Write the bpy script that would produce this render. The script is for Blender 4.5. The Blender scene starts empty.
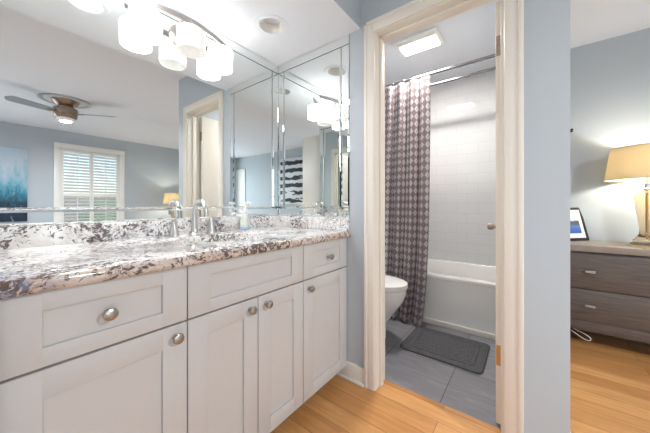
import bpy, bmesh, math, random
from mathutils import Vector, Matrix
random.seed(7)
S = bpy.context.scene
COL = S.collection
PI = math.pi
H = 1.054            # camera height; heights written H+z are relative to the eye

# ------------------------------------------------------------------ camera
cd = bpy.data.cameras.new('camera')
cam = bpy.data.objects.new('camera', cd); COL.objects.link(cam)
YAW = math.atan2(203.5, 267.0)
cam.location = (0, 0, H)
cam.rotation_euler = (PI/2, 0, YAW - PI/2)
cd.sensor_fit = 'HORIZONTAL'; cd.sensor_width = 36.0
cd.lens = 267.0/650*36.0
cd.shift_y = -11.5/650
cd.clip_start = 0.02; cd.clip_end = 200
S.camera = cam

# ------------------------------------------------------------------ world, exposure
S.view_settings.view_transform = 'Standard'
S.view_settings.look = 'None'
S.view_settings.gamma = 1.0
S.view_settings.use_curve_mapping = False
S.view_settings.exposure = 0.2
W = bpy.data.worlds.new('world'); S.world = W; W.use_nodes = True
wn = W.node_tree.nodes; wl = W.node_tree.links
sky = wn.new('ShaderNodeTexSky'); sky.sky_type = 'NISHITA'
sky.sun_elevation = math.radians(50); sky.sun_rotation = math.radians(60)
sky.sun_disc = False
wl.new(sky.outputs[0], wn['Background'].inputs[0])
wn['Background'].inputs[1].default_value = 0.4

def lamp(name, kind, loc, power, color=(1, 1, 1), size=0.1, rot=(0, 0, 0), parent=None, size_y=None, spread=None):
    L = bpy.data.lights.new(name, kind); L.energy = power; L.color = color
    if kind == 'AREA':
        L.shape = 'DISK' if size_y is None else 'RECTANGLE'
        L.size = size
        if size_y: L.size_y = size_y
        if spread: L.spread = spread
    elif kind in ('POINT', 'SPOT'):
        L.shadow_soft_size = size
    o = bpy.data.objects.new(name, L); COL.objects.link(o)
    o.location = loc; o.rotation_euler = rot
    if parent:
        o.parent = parent; o.location = Vector(loc) - parent.location
    return o

WARM = (1.0, 0.97, 0.90); SOFT = (0.98, 0.98, 1.0); DAY = (0.86, 0.94, 1.0)
# fill lamps posing as daylight behind the added west and second south windows
lamp('added_daylight_west', 'AREA', (-2.10, -0.57, 1.35), 7, DAY, 1.45, (0, -PI/2, 0), None, 1.0)
lamp('added_daylight_south', 'AREA', (-1.125, -4.075, 1.30), 34, DAY, 1.15, (PI/2, 0, 0), None, 1.6)

# ------------------------------------------------------------------ materials
MATS = {}
def mat(name, col, rough=0.5, metal=0.0, spec=0.5, **kw):
    m = bpy.data.materials.new(name); m.use_nodes = True
    p = m.node_tree.nodes['Principled BSDF']
    p.inputs['Base Color'].default_value = (*col, 1)
    p.inputs['Roughness'].default_value = rough
    p.inputs['Metallic'].default_value = metal
    p.inputs['Specular IOR Level'].default_value = spec
    for k, v in kw.items():
        p.inputs[k.replace('_', ' ')].default_value = v
    MATS[name] = m
    return m
def nt(m): return m.node_tree.nodes, m.node_tree.links, m.node_tree.nodes['Principled BSDF']
def srgb(r, g, b):
    f = lambda c: (c/12.92 if c <= 0.04045 else ((c+0.055)/1.055)**2.4)
    return (f(r/255), f(g/255), f(b/255))
def coords(m, scale=(1, 1, 1), rot=(0, 0, 0), which='Object', loc=(0, 0, 0)):
    n, l, p = nt(m)
    t = n.new('ShaderNodeTexCoord'); mp = n.new('ShaderNodeMapping')
    mp.inputs['Scale'].default_value = scale; mp.inputs['Rotation'].default_value = rot
    mp.inputs['Location'].default_value = loc
    l.new(t.outputs[which], mp.inputs[0]); return mp.outputs[0]
def ramp(m, fac, stops, interp='LINEAR'):
    n, l, p = nt(m)
    r = n.new('ShaderNodeValToRGB'); r.color_ramp.interpolation = interp
    e = r.color_ramp.elements
    while len(e) < len(stops): e.new(0.5)
    for el, (pos, c) in zip(e, stops):
        el.position = pos; el.color = (*c, 1)
    l.new(fac, r.inputs[0]); return r.outputs[0]
def mix(m, fac, a, b, blend='MIX'):
    n, l, p = nt(m)
    x = n.new('ShaderNodeMix'); x.data_type = 'RGBA'; x.blend_type = blend
    for sock, v in ((x.inputs[0], fac), (x.inputs[6], a), (x.inputs[7], b)):
        if isinstance(v, (int, float)): sock.default_value = v
        elif isinstance(v, tuple): sock.default_value = (*v, 1)
        else: l.new(v, sock)
    return x.outputs[2]
def noise(m, vec, scale, detail=4, rough=0.5, dist=0.0, out='Fac'):
    n, l, p = nt(m)
    t = n.new('ShaderNodeTexNoise')
    t.inputs['Scale'].default_value = scale; t.inputs['Detail'].default_value = detail
    t.inputs['Roughness'].default_value = rough; t.inputs['Distortion'].default_value = dist
    l.new(vec, t.inputs['Vector']); return t.outputs[out]
def bump(m, h, strength=0.2, dist=0.01):
    n, l, p = nt(m)
    b = n.new('ShaderNodeBump'); b.inputs['Strength'].default_value = strength; b.inputs['Distance'].default_value = dist
    l.new(h, b.inputs['Height']); l.new(b.outputs[0], p.inputs['Normal'])
def setcol(m, c): m.node_tree.links.new(c, m.node_tree.nodes['Principled BSDF'].inputs['Base Color'])
def math_node(m, op, a, b=0.0, c=0.0):
    n, l, p = nt(m)
    x = n.new('ShaderNodeMath'); x.operation = op
    for i, v in enumerate((a, b, c)):
        if isinstance(v, (int, float)): x.inputs[i].default_value = v
        else: l.new(v, x.inputs[i])
    return x.outputs[0]

m_wall = mat('blue_grey_paint', srgb(188, 196, 202), 0.6)
bump(m_wall, noise(m_wall, coords(m_wall), 180, 3), 0.06, 0.002)
m_ceil = mat('white_ceiling_paint', srgb(230, 233, 238), 0.8)
bump(m_ceil, noise(m_ceil, coords(m_ceil), 120, 3), 0.08, 0.002)
m_trim = mat('cream_trim_paint', srgb(232, 225, 214), 0.5)
m_hinge = mat('dull_nickel_hinge', srgb(165, 148, 132), 0.55, 0.5)
m_white = mat('white_gloss_paint', srgb(240, 239, 235), 0.35)
m_cab = mat('greige_cabinet_paint', srgb(202, 200, 198), 0.42)
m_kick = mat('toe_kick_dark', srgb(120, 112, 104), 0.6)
m_gap = mat('cabinet_carcass', srgb(110, 105, 100), 0.7)
m_nickel = mat('brushed_nickel', srgb(172, 168, 163), 0.33, 1.0)
m_chrome = mat('chrome', srgb(222, 224, 226), 0.1, 1.0)
m_faucet = mat('polished_nickel_faucet', srgb(200, 199, 197), 0.30, 1.0)
m_bronze = mat('brushed_bronze', srgb(160, 142, 124), 0.3, 1.0)
m_brass = mat('worn_brass', srgb(205, 160, 100), 0.4, 0.6)
m_steel = mat('grey_steel', srgb(140, 140, 142), 0.3, 1.0)
m_rod = mat('satin_chrome_rod', srgb(168, 168, 172), 0.22, 1.0)
m_porc = mat('white_porcelain', srgb(244, 243, 240), 0.12)
m_tub = mat('white_tub_enamel', srgb(240, 238, 234), 0.16)
m_mirror = mat('silvered_mirror', (0.90, 0.93, 0.92), 0.0, 1.0)
m_glassedge = mat('green_glass_edge', srgb(44, 66, 62), 0.4, 0.0)
m_black = mat('black_lacquer', srgb(28, 27, 28), 0.35)
m_paper = mat('white_mat_board', srgb(240, 240, 238), 0.8)
m_cord = mat('white_cord', srgb(225, 220, 210), 0.5)
m_blade = mat('grey_fan_blade', srgb(150, 160, 170), 0.45)
m_pump = mat('white_plastic', srgb(240, 240, 240), 0.35)

def emis(name, col, strength, base=(0.9, 0.9, 0.9)):
    m = mat(name, base, 0.4)
    p = m.node_tree.nodes['Principled BSDF']
    p.inputs['Emission Color'].default_value = (*col, 1); p.inputs['Emission Strength'].default_value = strength
    return m
m_lens = emis('lit_lens', (1.0, 0.97, 0.92), 8.0)
m_shade_on = emis('lit_opal_glass', (1.0, 0.99, 0.98), 7.0)
m_shade_off = mat('faint_glow_opal_glass', srgb(245, 243, 240), 0.25, 0, 0.5, Emission_Strength=0.18)
m_shade_off.node_tree.nodes['Principled BSDF'].inputs['Emission Color'].default_value = (1, 0.98, 0.95, 1)  # unlit shade is given a faint glow of its own
m_bulb = emis('lit_bulb', (1.0, 0.96, 0.88), 6.0)
m_dimlens = mat('frosted_lens', srgb(215, 213, 214), 0.5)

m_linen = mat('linen_shade', srgb(226, 210, 168), 0.9)
p = m_linen.node_tree.nodes['Principled BSDF']
n, l, _ = nt(m_linen)
tr = n.new('ShaderNodeBsdfTranslucent'); tr.inputs[0].default_value = (*srgb(236, 222, 194), 1)
ms = n.new('ShaderNodeMixShader'); ms.inputs[0].default_value = 0.25
l.new(p.outputs[0], ms.inputs[1]); l.new(tr.outputs[0], ms.inputs[2]); l.new(ms.outputs[0], n['Material Output'].inputs[0])
bump(m_linen, noise(m_linen, coords(m_linen, (1, 1, 40)), 30, 2), 0.15, 0.003)

m_amber = mat('amber_lamp_glass', srgb(240, 220, 185), 0.04, 0, 0.5, Transmission_Weight=0.9, IOR=1.3)
m_clear = mat('clear_plastic', srgb(245, 250, 248), 0.08)
n, l, p = nt(m_clear)
tb = n.new('ShaderNodeBsdfTransparent'); ms = n.new('ShaderNodeMixShader'); ms.inputs[0].default_value = 0.72
l.new(p.outputs[0], ms.inputs[1]); l.new(tb.outputs[0], ms.inputs[2]); l.new(ms.outputs[0], n['Material Output'].inputs[0])
m_glassclear = mat('clear_lamp_glass', srgb(250, 246, 236), 0.03, 0, 0.5, Transmission_Weight=0.85, IOR=1.35)
m_coaster = mat('gold_woven_coaster', srgb(205, 184, 140), 0.5)
m_rug = mat('pale_grey_wool', srgb(206, 212, 220), 0.95)
bump(m_rug, noise(m_rug, coords(m_rug), 200, 3), 0.5, 0.004)
m_liquid = mat('pale_green_soap', srgb(228, 236, 214), 0.3)
m_label = mat('pale_blue_label', srgb(170, 198, 228), 0.5)
m_pane = mat('window_glass', (1, 1, 1), 0.0, 0, 0.5)
n, l, p = nt(m_pane)
tb = n.new('ShaderNodeBsdfTransparent'); ms = n.new('ShaderNodeMixShader'); ms.inputs[0].default_value = 0.9
l.new(p.outputs[0], ms.inputs[1]); l.new(tb.outputs[0], ms.inputs[2]); l.new(ms.outputs[0], n['Material Output'].inputs[0])

# hardwood
def wood_floor():
    m = mat('honey_maple_planks', (0.6, 0.4, 0.2), 0.32)
    n, l, p = nt(m)
    v = coords(m, (1, 1, 1), (0, 0, PI/2))
    b = n.new('ShaderNodeTexBrick')
    b.inputs['Scale'].default_value = 1.0; b.inputs['Mortar Size'].default_value = 0.0015
    b.inputs['Brick Width'].default_value = 0.95; b.inputs['Row Height'].default_value = 0.105
    b.inputs['Mortar Smooth'].default_value = 0.1; b.inputs['Bias'].default_value = 0.0
    b.offset = 0.37; b.offset_frequency = 2
    b.inputs['Color1'].default_value = (*srgb(226, 172, 112), 1)
    b.inputs['Color2'].default_value = (*srgb(198, 138, 79), 1)
    b.inputs['Mortar'].default_value = (*srgb(150, 102, 62), 1)
    l.new(v, b.inputs['Vector'])
    g = noise(m, coords(m, (14, 1.2, 1)), 3.0, 6, 0.6, 0.6)
    gr = ramp(m, g, [(0.3, (0.80, 0.76, 0.70)), (0.7, (1.04, 1.03, 1.02))])
    big = ramp(m, noise(m, coords(m), 1.7, 2), [(0.3, (0.92, 0.90, 0.88)), (0.7, (1.04, 1.04, 1.04))])
    c = mix(m, 1.0, b.outputs['Color'], gr, 'MULTIPLY')
    c = mix(m, 1.0, c, big, 'MULTIPLY')
    setcol(m, c)
    bump(m, b.outputs['Fac'], -0.3, 0.002)
    return m
m_floor = wood_floor()

def slate_tile():
    m = mat('slate_grey_tile', (0.2, 0.2, 0.2), 0.38)
    n, l, p = nt(m)
    b = n.new('ShaderNodeTexBrick')
    b.inputs['Scale'].default_value = 1.0; b.inputs['Mortar Size'].default_value = 0.0022
    b.inputs['Brick Width'].default_value = 0.62; b.inputs['Row Height'].default_value = 0.42
    b.offset = 0.0
    b.inputs['Color1'].default_value = (*srgb(142, 141, 146), 1)
    b.inputs['Color2'].default_value = (*srgb(130, 129, 134), 1)
    b.inputs['Mortar'].default_value = (*srgb(72, 72, 76), 1)
    l.new(coords(m, loc=(-1.88, -0.376, 0)), b.inputs['Vector'])
    s = noise(m, coords(m, (9, 1.2, 1), (0, 0, 0.5)), 3.5, 6, 0.65, 0.8)
    sr = ramp(m, s, [(0.36, (0.80, 0.80, 0.82)), (0.58, (1.0, 1.0, 1.0)), (0.74, (1.32, 1.30, 1.28))])
    setcol(m, mix(m, 1.0, b.outputs['Color'], sr, 'MULTIPLY'))
    bump(m, b.outputs['Fac'], -0.3, 0.002)
    return m
m_slate = slate_tile()

def wall_tile(axis):
    m = mat('white_wall_tile_'+axis, (0.9, 0.9, 0.9), 0.04)
    n, l, p = nt(m)
    t = n.new('ShaderNodeTexCoord'); sx = n.new('ShaderNodeSeparateXYZ'); cx = n.new('ShaderNodeCombineXYZ')
    l.new(t.outputs['Object'], sx.inputs[0])
    l.new(sx.outputs[axis.upper()], cx.inputs[0]); l.new(sx.outputs['Z'], cx.inputs[1])
    b = n.new('ShaderNodeTexBrick')
    b.inputs['Scale'].default_value = 1.0; b.inputs['Mortar Size'].default_value = 0.0016
    b.inputs['Brick Width'].default_value = 0.21; b.inputs['Row Height'].default_value = 0.107
    b.offset = 0.5
    b.inputs['Color1'].default_value = (*srgb(218, 219, 220), 1)
    b.inputs['Color2'].default_value = (*srgb(216, 217, 218), 1)
    b.inputs['Mortar'].default_value = (*srgb(200, 201, 202), 1)
    l.new(cx.outputs[0], b.inputs['Vector'])
    setcol(m, b.outputs['Color']); bump(m, b.outputs['Fac'], -0.15, 0.001)
    return m
m_tile_y = wall_tile('y'); m_tile_x = wall_tile('x')

def granite(name, edge=False):
    m = mat(name, (0.8, 0.8, 0.8), 0.12)
    n, l, p = nt(m)
    v = coords(m)
    def warp(vec, sc, amt):
        d = noise(m, vec, sc, 3, 0.55, 0, 'Color')
        a = n.new('ShaderNodeVectorMath'); a.operation = 'MULTIPLY_ADD'
        l.new(d, a.inputs[0]); a.inputs[1].default_value = (amt,)*3; l.new(vec, a.inputs[2])
        return a.outputs[0]
    dv = warp(warp(v, 9, 0.10), 38, 0.035)
    base = ramp(m, noise(m, dv, 16, 5, 0.6), [(0.28, srgb(200, 190, 184)), (0.42, srgb(236, 233, 230)), (0.60, srgb(247, 246, 245))])
    tan = ramp(m, noise(m, dv, 7, 4, 0.6), [(0.50, (0, 0, 0)), (0.64, (1, 1, 1))])
    base = mix(m, math_node(m, 'MULTIPLY', tan, 0.75 if edge else 0.18), base, srgb(206, 178, 150) if edge else srgb(214, 200, 190))
    if edge: base = mix(m, 0.5, base, srgb(196, 172, 148))
    # grey veins
    vo = n.new('ShaderNodeTexVoronoi'); vo.feature = 'DISTANCE_TO_EDGE'; vo.inputs['Scale'].default_value = 30
    l.new(dv, vo.inputs['Vector'])
    msk = ramp(m, noise(m, v, 5, 3), [(0.38, (0, 0, 0)), (0.56, (1, 1, 1))])
    vein = ramp(m, vo.outputs['Distance'], [(0.02, (1, 1, 1)), (0.12, (0, 0, 0))])
    vf = mix(m, 1.0, vein, msk, 'MULTIPLY')
    c = mix(m, math_node(m, 'MULTIPLY', vf, 0.55), base, srgb(142, 128, 126))
    # dark burgundy-brown crystals
    k = noise(m, dv, 70, 5, 0.62)
    cl = noise(m, v, 8.5, 3, 0.5)
    kk = math_node(m, 'ADD', math_node(m, 'MULTIPLY', k, 0.80), math_node(m, 'MULTIPLY', cl, 0.35))
    kf = ramp(m, kk, [(0.600 if not edge else 0.565, (0, 0, 0)), (0.635 if not edge else 0.605, (1, 1, 1))])
    c = mix(m, math_node(m, 'MULTIPLY', kf, 0.9), c, srgb(84, 68, 68) if not edge else srgb(78, 60, 54))
    # blue-grey streaks
    bl = ramp(m, noise(m, coords(m, (1, 1, 1), loc=(3, 5, 1)), 3.2, 3), [(0.60, (0, 0, 0)), (0.70, (1, 1, 1))])
    bf = mix(m, 1.0, bl, ramp(m, noise(m, dv, 40, 3), [(0.45, (0, 0, 0)), (0.55, (1, 1, 1))]), 'MULTIPLY')
    c = mix(m, math_node(m, 'MULTIPLY', bf, 0.65), c, srgb(128, 138, 170))
    setcol(m, c)
    return m
m_granite = granite('white_granite'); m_gredge = granite('granite_edge', True)

def dresser_wood():
    m = mat('grey_brown_oak', (0.2, 0.17, 0.15), 0.42)
    g = noise(m, coords(m, (1, 1.5, 30)), 4.0, 6, 0.65, 0.4)
    setcol(m, ramp(m, g, [(0.28, srgb(76, 66, 60)), (0.5, srgb(97, 85, 77)), (0.75, srgb(114, 102, 94))]))
    return m
m_dresser = dresser_wood()
m_drtop = mat('taupe_dresser_top', srgb(172, 156, 142), 0.35)
setcol(m_drtop, ramp(m_drtop, noise(m_drtop, coords(m_drtop, (20, 1.5, 1)), 4, 5), [(0.3, srgb(134, 120, 108)), (0.7, srgb(158, 144, 131))]))

def curtain_cloth():
    m = mat('taupe_scallop_cloth', (0.5, 0.5, 0.5), 0.75)
    n, l, p = nt(m)
    t = n.new('ShaderNodeTexCoord'); s = n.new('ShaderNodeSeparateXYZ'); l.new(t.outputs['UV'], s.inputs[0])
    fv = math_node(m, 'FRACT', math_node(m, 'DIVIDE', s.outputs['Y'], 0.066))
    fu = math_node(m, 'FRACT', math_node(m, 'DIVIDE', s.outputs['X'], 0.058))
    du = math_node(m, 'ABSOLUTE', math_node(m, 'SUBTRACT', fu, 0.5))
    dw = math_node(m, 'ABSOLUTE', math_node(m, 'SUBTRACT', fv, 0.44))
    # rows of pale lozenges, flat-footed, touching sideways; taupe between
    g_ = math_node(m, 'SUBTRACT', math_node(m, 'SUBTRACT', 0.50, math_node(m, 'MULTIPLY', dw, 0.86)), du)
    c = ramp(m, g_, [(0.0, srgb(164, 149, 152)), (0.05, srgb(186, 173, 176)), (0.14, srgb(226, 219, 220)), (0.30, srgb(236, 230, 231)), (0.44, srgb(206, 196, 198))])
    line = math_node(m, 'GREATER_THAN', fv, 0.90)
    c = mix(m, math_node(m, 'MULTIPLY', line, 0.6), c, srgb(164, 149, 152))
    setcol(m, c)
    tr = n.new('ShaderNodeBsdfTranslucent'); l.new(c, tr.inputs[0])
    ms = n.new('ShaderNodeMixShader'); ms.inputs[0].default_value = 0.2
    l.new(p.outputs[0], ms.inputs[1]); l.new(tr.outputs[0], ms.inputs[2]); l.new(ms.outputs[0], n['Material Output'].inputs[0])
    return m
m_curtain = curtain_cloth()

m_mat = mat('charcoal_bath_mat', srgb(84, 84, 87), 0.95)
setcol(m_mat, ramp(m_mat, noise(m_mat, coords(m_mat), 90, 3), [(0.3, srgb(70, 70, 73)), (0.7, srgb(98, 98, 101))]))
bump(m_mat, noise(m_mat, coords(m_mat), 240, 3), 0.7, 0.004)

def teal_painting():
    m = mat('teal_abstract_paint', (0.3, 0.4, 0.5), 0.6)
    n, l, p = nt(m)
    v = coords(m, which='Generated'); s = n.new('ShaderNodeSeparateXYZ'); l.new(v, s.inputs[0])
    w = noise(m, coords(m, (1.2, 1, 0.5)), 6, 7, 0.68, 0.6)
    z = math_node(m, 'ADD', s.outputs['Z'], math_node(m, 'MULTIPLY', math_node(m, 'SUBTRACT', w, 0.5), 0.95))
    c = ramp(m, z, [(0.05, srgb(22, 42, 60)), (0.20, srgb(34, 66, 84)), (0.34, srgb(46, 118, 142)), (0.48, srgb(96, 164, 184)), (0.62, srgb(150, 184, 202)), (0.78, srgb(186, 202, 214))])
    c = mix(m, ramp(m, noise(m, coords(m, (1, 1, 0.35)), 14, 6, 0.7), [(0.58, (0, 0, 0)), (0.66, (0.6, 0.6, 0.6))]), c, srgb(170, 205, 216))
    setcol(m, c); return m
m_teal = teal_painting()
def brush_painting():
    m = mat('black_brush_strokes', (0.9, 0.9, 0.9), 0.6)
    n, l, p = nt(m)
    v = coords(m, which='Generated'); s = n.new('ShaderNodeSeparateXYZ'); l.new(v, s.inputs[0])
    w = noise(m, coords(m), 7, 4, 0.6)
    z = math_node(m, 'ADD', s.outputs['Z'], math_node(m, 'MULTIPLY', math_node(m, 'SUBTRACT', w, 0.5), 0.09))
    f = math_node(m, 'FRACT', math_node(m, 'MULTIPLY', z, 6.2))
    band = math_node(m, 'LESS_THAN', math_node(m, 'ABSOLUTE', math_node(m, 'SUBTRACT', f, 0.5)), 0.27)
    brk = math_node(m, 'GREATER_THAN', noise(m, coords(m, (1, 1, 4), loc=(0, 2.3, 0)), 2.2, 3), 0.43)
    setcol(m, mix(m, math_node(m, 'MULTIPLY', band, brk), srgb(222, 226, 230), srgb(38, 46, 58)))
    return m
m_brush = brush_painting()
def photo_print():
    m = mat('blue_photo_print', (0.3, 0.4, 0.6), 0.3)
    n, l, p = nt(m)
    v = coords(m, which='Generated'); s = n.new('ShaderNodeSeparateXYZ'); l.new(v, s.inputs[0])
    w = noise(m, coords(m), 28, 3)
    z = math_node(m, 'ADD', s.outputs['Z'], math_node(m, 'MULTIPLY', math_node(m, 'SUBTRACT', w, 0.5), 0.25))
    setcol(m, ramp(m, z, [(0.15, srgb(60, 96, 170)), (0.42, srgb(84, 120, 190)), (0.46, srgb(90, 96, 110)), (0.62, srgb(66, 74, 84)), (0.72, srgb(206, 214, 222))]))
    return m
m_photo = photo_print()
m_leaf = mat('shrub_green', srgb(150, 180, 95), 0.7)
m_brick = mat('pink_brick', srgb(205, 165, 148), 0.8)
n, l, p = nt(m_brick)
bt = n.new('ShaderNodeTexBrick'); bt.inputs['Scale'].default_value = 4
bt.inputs['Color1'].default_value = (*srgb(205, 160, 142), 1); bt.inputs['Color2'].default_value = (*srgb(190, 145, 128), 1); bt.inputs['Mortar'].default_value = (*srgb(215, 205, 195), 1)
l.new(coords(m_brick, rot=(PI/2, 0, 0)), bt.inputs['Vector']); setcol(m_brick, bt.outputs['Color'])
m_lawn = mat('lawn', srgb(110, 140, 75), 0.9)

# ------------------------------------------------------------------ mesh helpers
class MB:
    def __init__(s): s.bm = bmesh.new()
    def _merge(s, b, M=None):
        if M is not None: bmesh.ops.transform(b, matrix=M, verts=b.verts)
        me = bpy.data.meshes.new('tmp'); b.to_mesh(me); b.free()
        s.bm.from_mesh(me); bpy.data.meshes.remove(me)
        return s
    def box(s, x0, y0, z0, x1, y1, z1, bev=0.0, seg=2, M=None):
        b = bmesh.new(); bmesh.ops.create_cube(b, size=1)
        sx, sy, sz = abs(x1-x0), abs(y1-y0), abs(z1-z0)
        for v in b.verts:
            v.co = Vector(((x0+x1)/2+v.co.x*sx, (y0+y1)/2+v.co.y*sy, (z0+z1)/2+v.co.z*sz))
        if bev: bmesh.ops.bevel(b, geom=b.edges[:], offset=bev, segments=seg, affect='EDGES', profile=0.5)
        return s._merge(b, M)
    def lathe(s, prof, c=(0, 0, 0), n=32, sx=1.0, sy=1.0, M=None, cap=True, rot0=0.0):
        b = bmesh.new(); rings = []
        for r, z in prof:
            if r < 1e-6: rings.append([b.verts.new((c[0], c[1], c[2]+z))])
            else: rings.append([b.verts.new((c[0]+r*sx*math.cos(rot0+2*PI*i/n), c[1]+r*sy*math.sin(rot0+2*PI*i/n), c[2]+z)) for i in range(n)])
        for A, B in zip(rings, rings[1:]):
            for i in range(n):
                j = (i+1) % n
                if len(A) == 1 and len(B) == 1: continue
                if len(A) == 1: b.faces.new((A[0], B[j], B[i]))
                elif len(B) == 1: b.faces.new((A[i], A[j], B[0]))
                else: b.faces.new((A[i], A[j], B[j], B[i]))
        if cap:
            if len(rings[0]) > 1: b.faces.new(rings[0][::-1])
            if len(rings[-1]) > 1: b.faces.new(rings[-1])
        bmesh.ops.recalc_face_normals(b, faces=b.faces[:])
        return s._merge(b, M)
    def loft(s, loops, cap0=True, cap1=True, M=None):
        b = bmesh.new(); R = [[b.verts.new(p) for p in lp] for lp in loops]
        n = len(R[0])
        for A, B in zip(R, R[1:]):
            for i in range(n):
                j = (i+1) % n; b.faces.new((A[i], A[j], B[j], B[i]))
        if cap0: b.faces.new(R[0][::-1])
        if cap1: b.faces.new(R[-1])
        bmesh.ops.recalc_face_normals(b, faces=b.faces[:])
        return s._merge(b, M)
    def tube(s, pts, r, n=12, M=None, closed=False):
        pts = [Vector(p) for p in pts]; b = bmesh.new(); rings = []
        k = len(pts); up = None
        for i, p in enumerate(pts):
            if closed: t = (pts[(i+1) % k]-pts[i-1]).normalized()
            else: t = (pts[min(i+1, k-1)]-pts[max(i-1, 0)]).normalized()
            if up is None:
                up = Vector((0, 0, 1)) if abs(t.z) < 0.9 else Vector((1, 0, 0))
            u = (up - t*up.dot(t)).normalized(); w = t.cross(u); up = u
            rr = r[i] if isinstance(r, (list, tuple)) else r
            rings.append([b.verts.new(p+u*rr*math.cos(2*PI*a/n)+w*rr*math.sin(2*PI*a/n)) for a in range(n)])
        pairs = list(zip(rings, rings[1:])) + ([(rings[-1], rings[0])] if closed else [])
        for A, B in pairs:
            for a in range(n):
                c = (a+1) % n; b.faces.new((A[a], A[c], B[c], B[a]))
        if not closed:
            b.faces.new(rings[0][::-1]); b.faces.new(rings[-1])
        bmesh.ops.recalc_face_normals(b, faces=b.faces[:])
        return s._merge(b, M)
    def ring(s, c, ri, ro, z0, z1, n=40):
        return s.lathe([(ri, z0), (ro, z0), (ro, z1), (ri, z1), (ri, z0)], c, n, cap=False)
    def sphere(s, c, r, M=None, seg=20, sc=(1, 1, 1)):
        b = bmesh.new(); bmesh.ops.create_uvsphere(b, u_segments=seg, v_segments=seg//2, radius=r)
        for v in b.verts: v.co = Vector((v.co.x*sc[0]+c[0], v.co.y*sc[1]+c[1], v.co.z*sc[2]+c[2]))
        return s._merge(b, M)

def smooth_by_angle(me, ang=0.6):
    b = bmesh.new(); b.from_mesh(me)
    for f in b.faces: f.smooth = True
    for e in b.edges:
        if len(e.link_faces) == 2 and e.calc_face_angle(0) > ang: e.smooth = False
    b.to_mesh(me); b.free()

def obj(name, mb, m, parent=None, smooth=True):
    me = bpy.data.meshes.new(name)
    bm = mb.bm if isinstance(mb, MB) else mb
    if parent is not None:
        root = parent
        while root.parent: root = root.parent
        bmesh.ops.translate(bm, verts=bm.verts, vec=-root.location)
    bm.to_mesh(me); bm.free()
    ms = m if isinstance(m, (list, tuple)) else [m]
    for x in ms: me.materials.append(x)
    if smooth: smooth_by_angle(me)
    o = bpy.data.objects.new(name, me); COL.objects.link(o)
    if parent is not None: o.parent = parent
    return o
def tag(o, label, cat, group=None):
    o['label'] = label; o['category'] = cat
    if group: o['group'] = group
    return o
def thing(name, label, cat, loc=(0, 0, 0), group=None):
    o = bpy.data.objects.new(name, None); COL.objects.link(o); o.location = loc
    o.empty_display_size = 0.05
    return tag(o, label, cat, group)
def struct(name, mb, m, parent=None, smooth=True):
    o = obj(name, mb, m, parent, smooth)
    if parent is None: o['kind'] = 'structure'
    return o
def dup(root, loc, label=None):
    r = root.copy(); COL.objects.link(r); r.location = loc
    if label: r['label'] = label
    def rec(a, b):
        for ch in list(a.children):
            c = ch.copy(); COL.objects.link(c); c.parent = b; rec(ch, c)
    rec(root, r); return r

# ------------------------------------------------------------------ room shell
XD = 1.38; XJ = 1.50; YM = 1.487; XB = 3.20; YB = -3.972; XW = -2.0; YP = -0.127
CE = H+1.386; SO = H+1.039; YW = YM+0.005; TOP = CE+0.12
b = MB().box(XW-0.12, YB-0.12, -0.1, XB+0.12, YP, 0).box(XW-0.12, YP, -0.1, XJ, YW+0.12, 0)
struct('floor', b, m_floor)
struct('floor_bathroom', MB().box(XJ, YP, -0.1, XB+0.12, YW+0.12, 0.0), m_slate)
struct('ceiling', MB().box(XW-0.12, YB-0.12, CE, XB+0.12, YW+0.12, TOP), m_ceil)
struct('wall_north', MB().box(-0.10, YW, 0, XB+0.12, YW+0.12, CE), m_wall)
# bedroom end wall and the tiled wall behind the tub
struct('wall_east', MB().box(XB, YB, 0, XB+0.12, YP, CE), m_wall)
struct('wall_tub', MB().box(XB, YP, 0, XB+0.12, YW, CE), m_tile_y)
# south wall with the window opening and one opening added for light
WX0, WX1, WZ0, WZ1 = 0.965, 1.875, 0.55, H+1.075
struct('wall_south', MB().box(XW, YB-0.12, 0, -1.70, YB, CE).box(-0.55, YB-0.12, 0, WX0, YB, CE).box(-1.70, YB-0.12, 0, -0.55, YB, 0.5).box(-1.70, YB-0.12, 2.12, -0.55, YB, CE).box(WX1, YB-0.12, 0, XB, YB, CE)
       .box(WX0, YB-0.12, 0, WX1, YB, WZ0).box(WX0, YB-0.12, WZ1, WX1, YB, CE), m_wall)
# west wall with an added window to light the room
struct('wall_west', MB().box(XW-0.12, YB, 0, XW, -1.08, CE).box(XW-0.12, -0.06, 0, XW, 1.05, CE)
       .box(XW-0.12, -1.08, 0, XW, -0.06, 0.6).box(XW-0.12, -1.08, 2.1, XW, -0.06, CE), m_wall)
# short wall at the left end of the vanity, and the wall with a closet door left of it
struct('wall_stub', MB().box(-0.10, 0.80, 0, 0.016, YW, CE), m_wall)
struct('wall_closet', MB().box(XW, 0.98, 0, -0.92, 1.10, CE).box(-0.18, 0.98, 0, -0.10, 1.10, CE).box(-0.92, 0.98, 2.05, -0.18, 1.10, CE)
       .box(-1.0, 1.10, 0, -0.92, 1.6, CE).box(-0.92, 1.5, 0, -0.10, 1.6, CE), m_wall)
# wall with the bathroom doorway, and the partition between bathroom and bedroom
DY0, DY1, DZ = 0.087, 0.690, H+0.977
struct('wall_door', MB().box(XD, YP, 0, XJ, DY0-0.012, CE).box(XD, DY1+0.012, 0, XJ, YW, CE).box(XD, DY0-0.012, DZ+0.012, XJ, DY1+0.012, CE), m_wall)
struct('wall_partition', MB().box(XJ, YP, 0, XB, 0.03, CE), m_wall)
struct('wall_tile_left', MB().box(2.40, YW-0.008, 0.3, XB, YW, 2.25), m_tile_x)
struct('wall_tile_right', MB().box(2.40, 0.03, 0.3, XB, 0.038, 2.25), m_tile_x)

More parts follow.
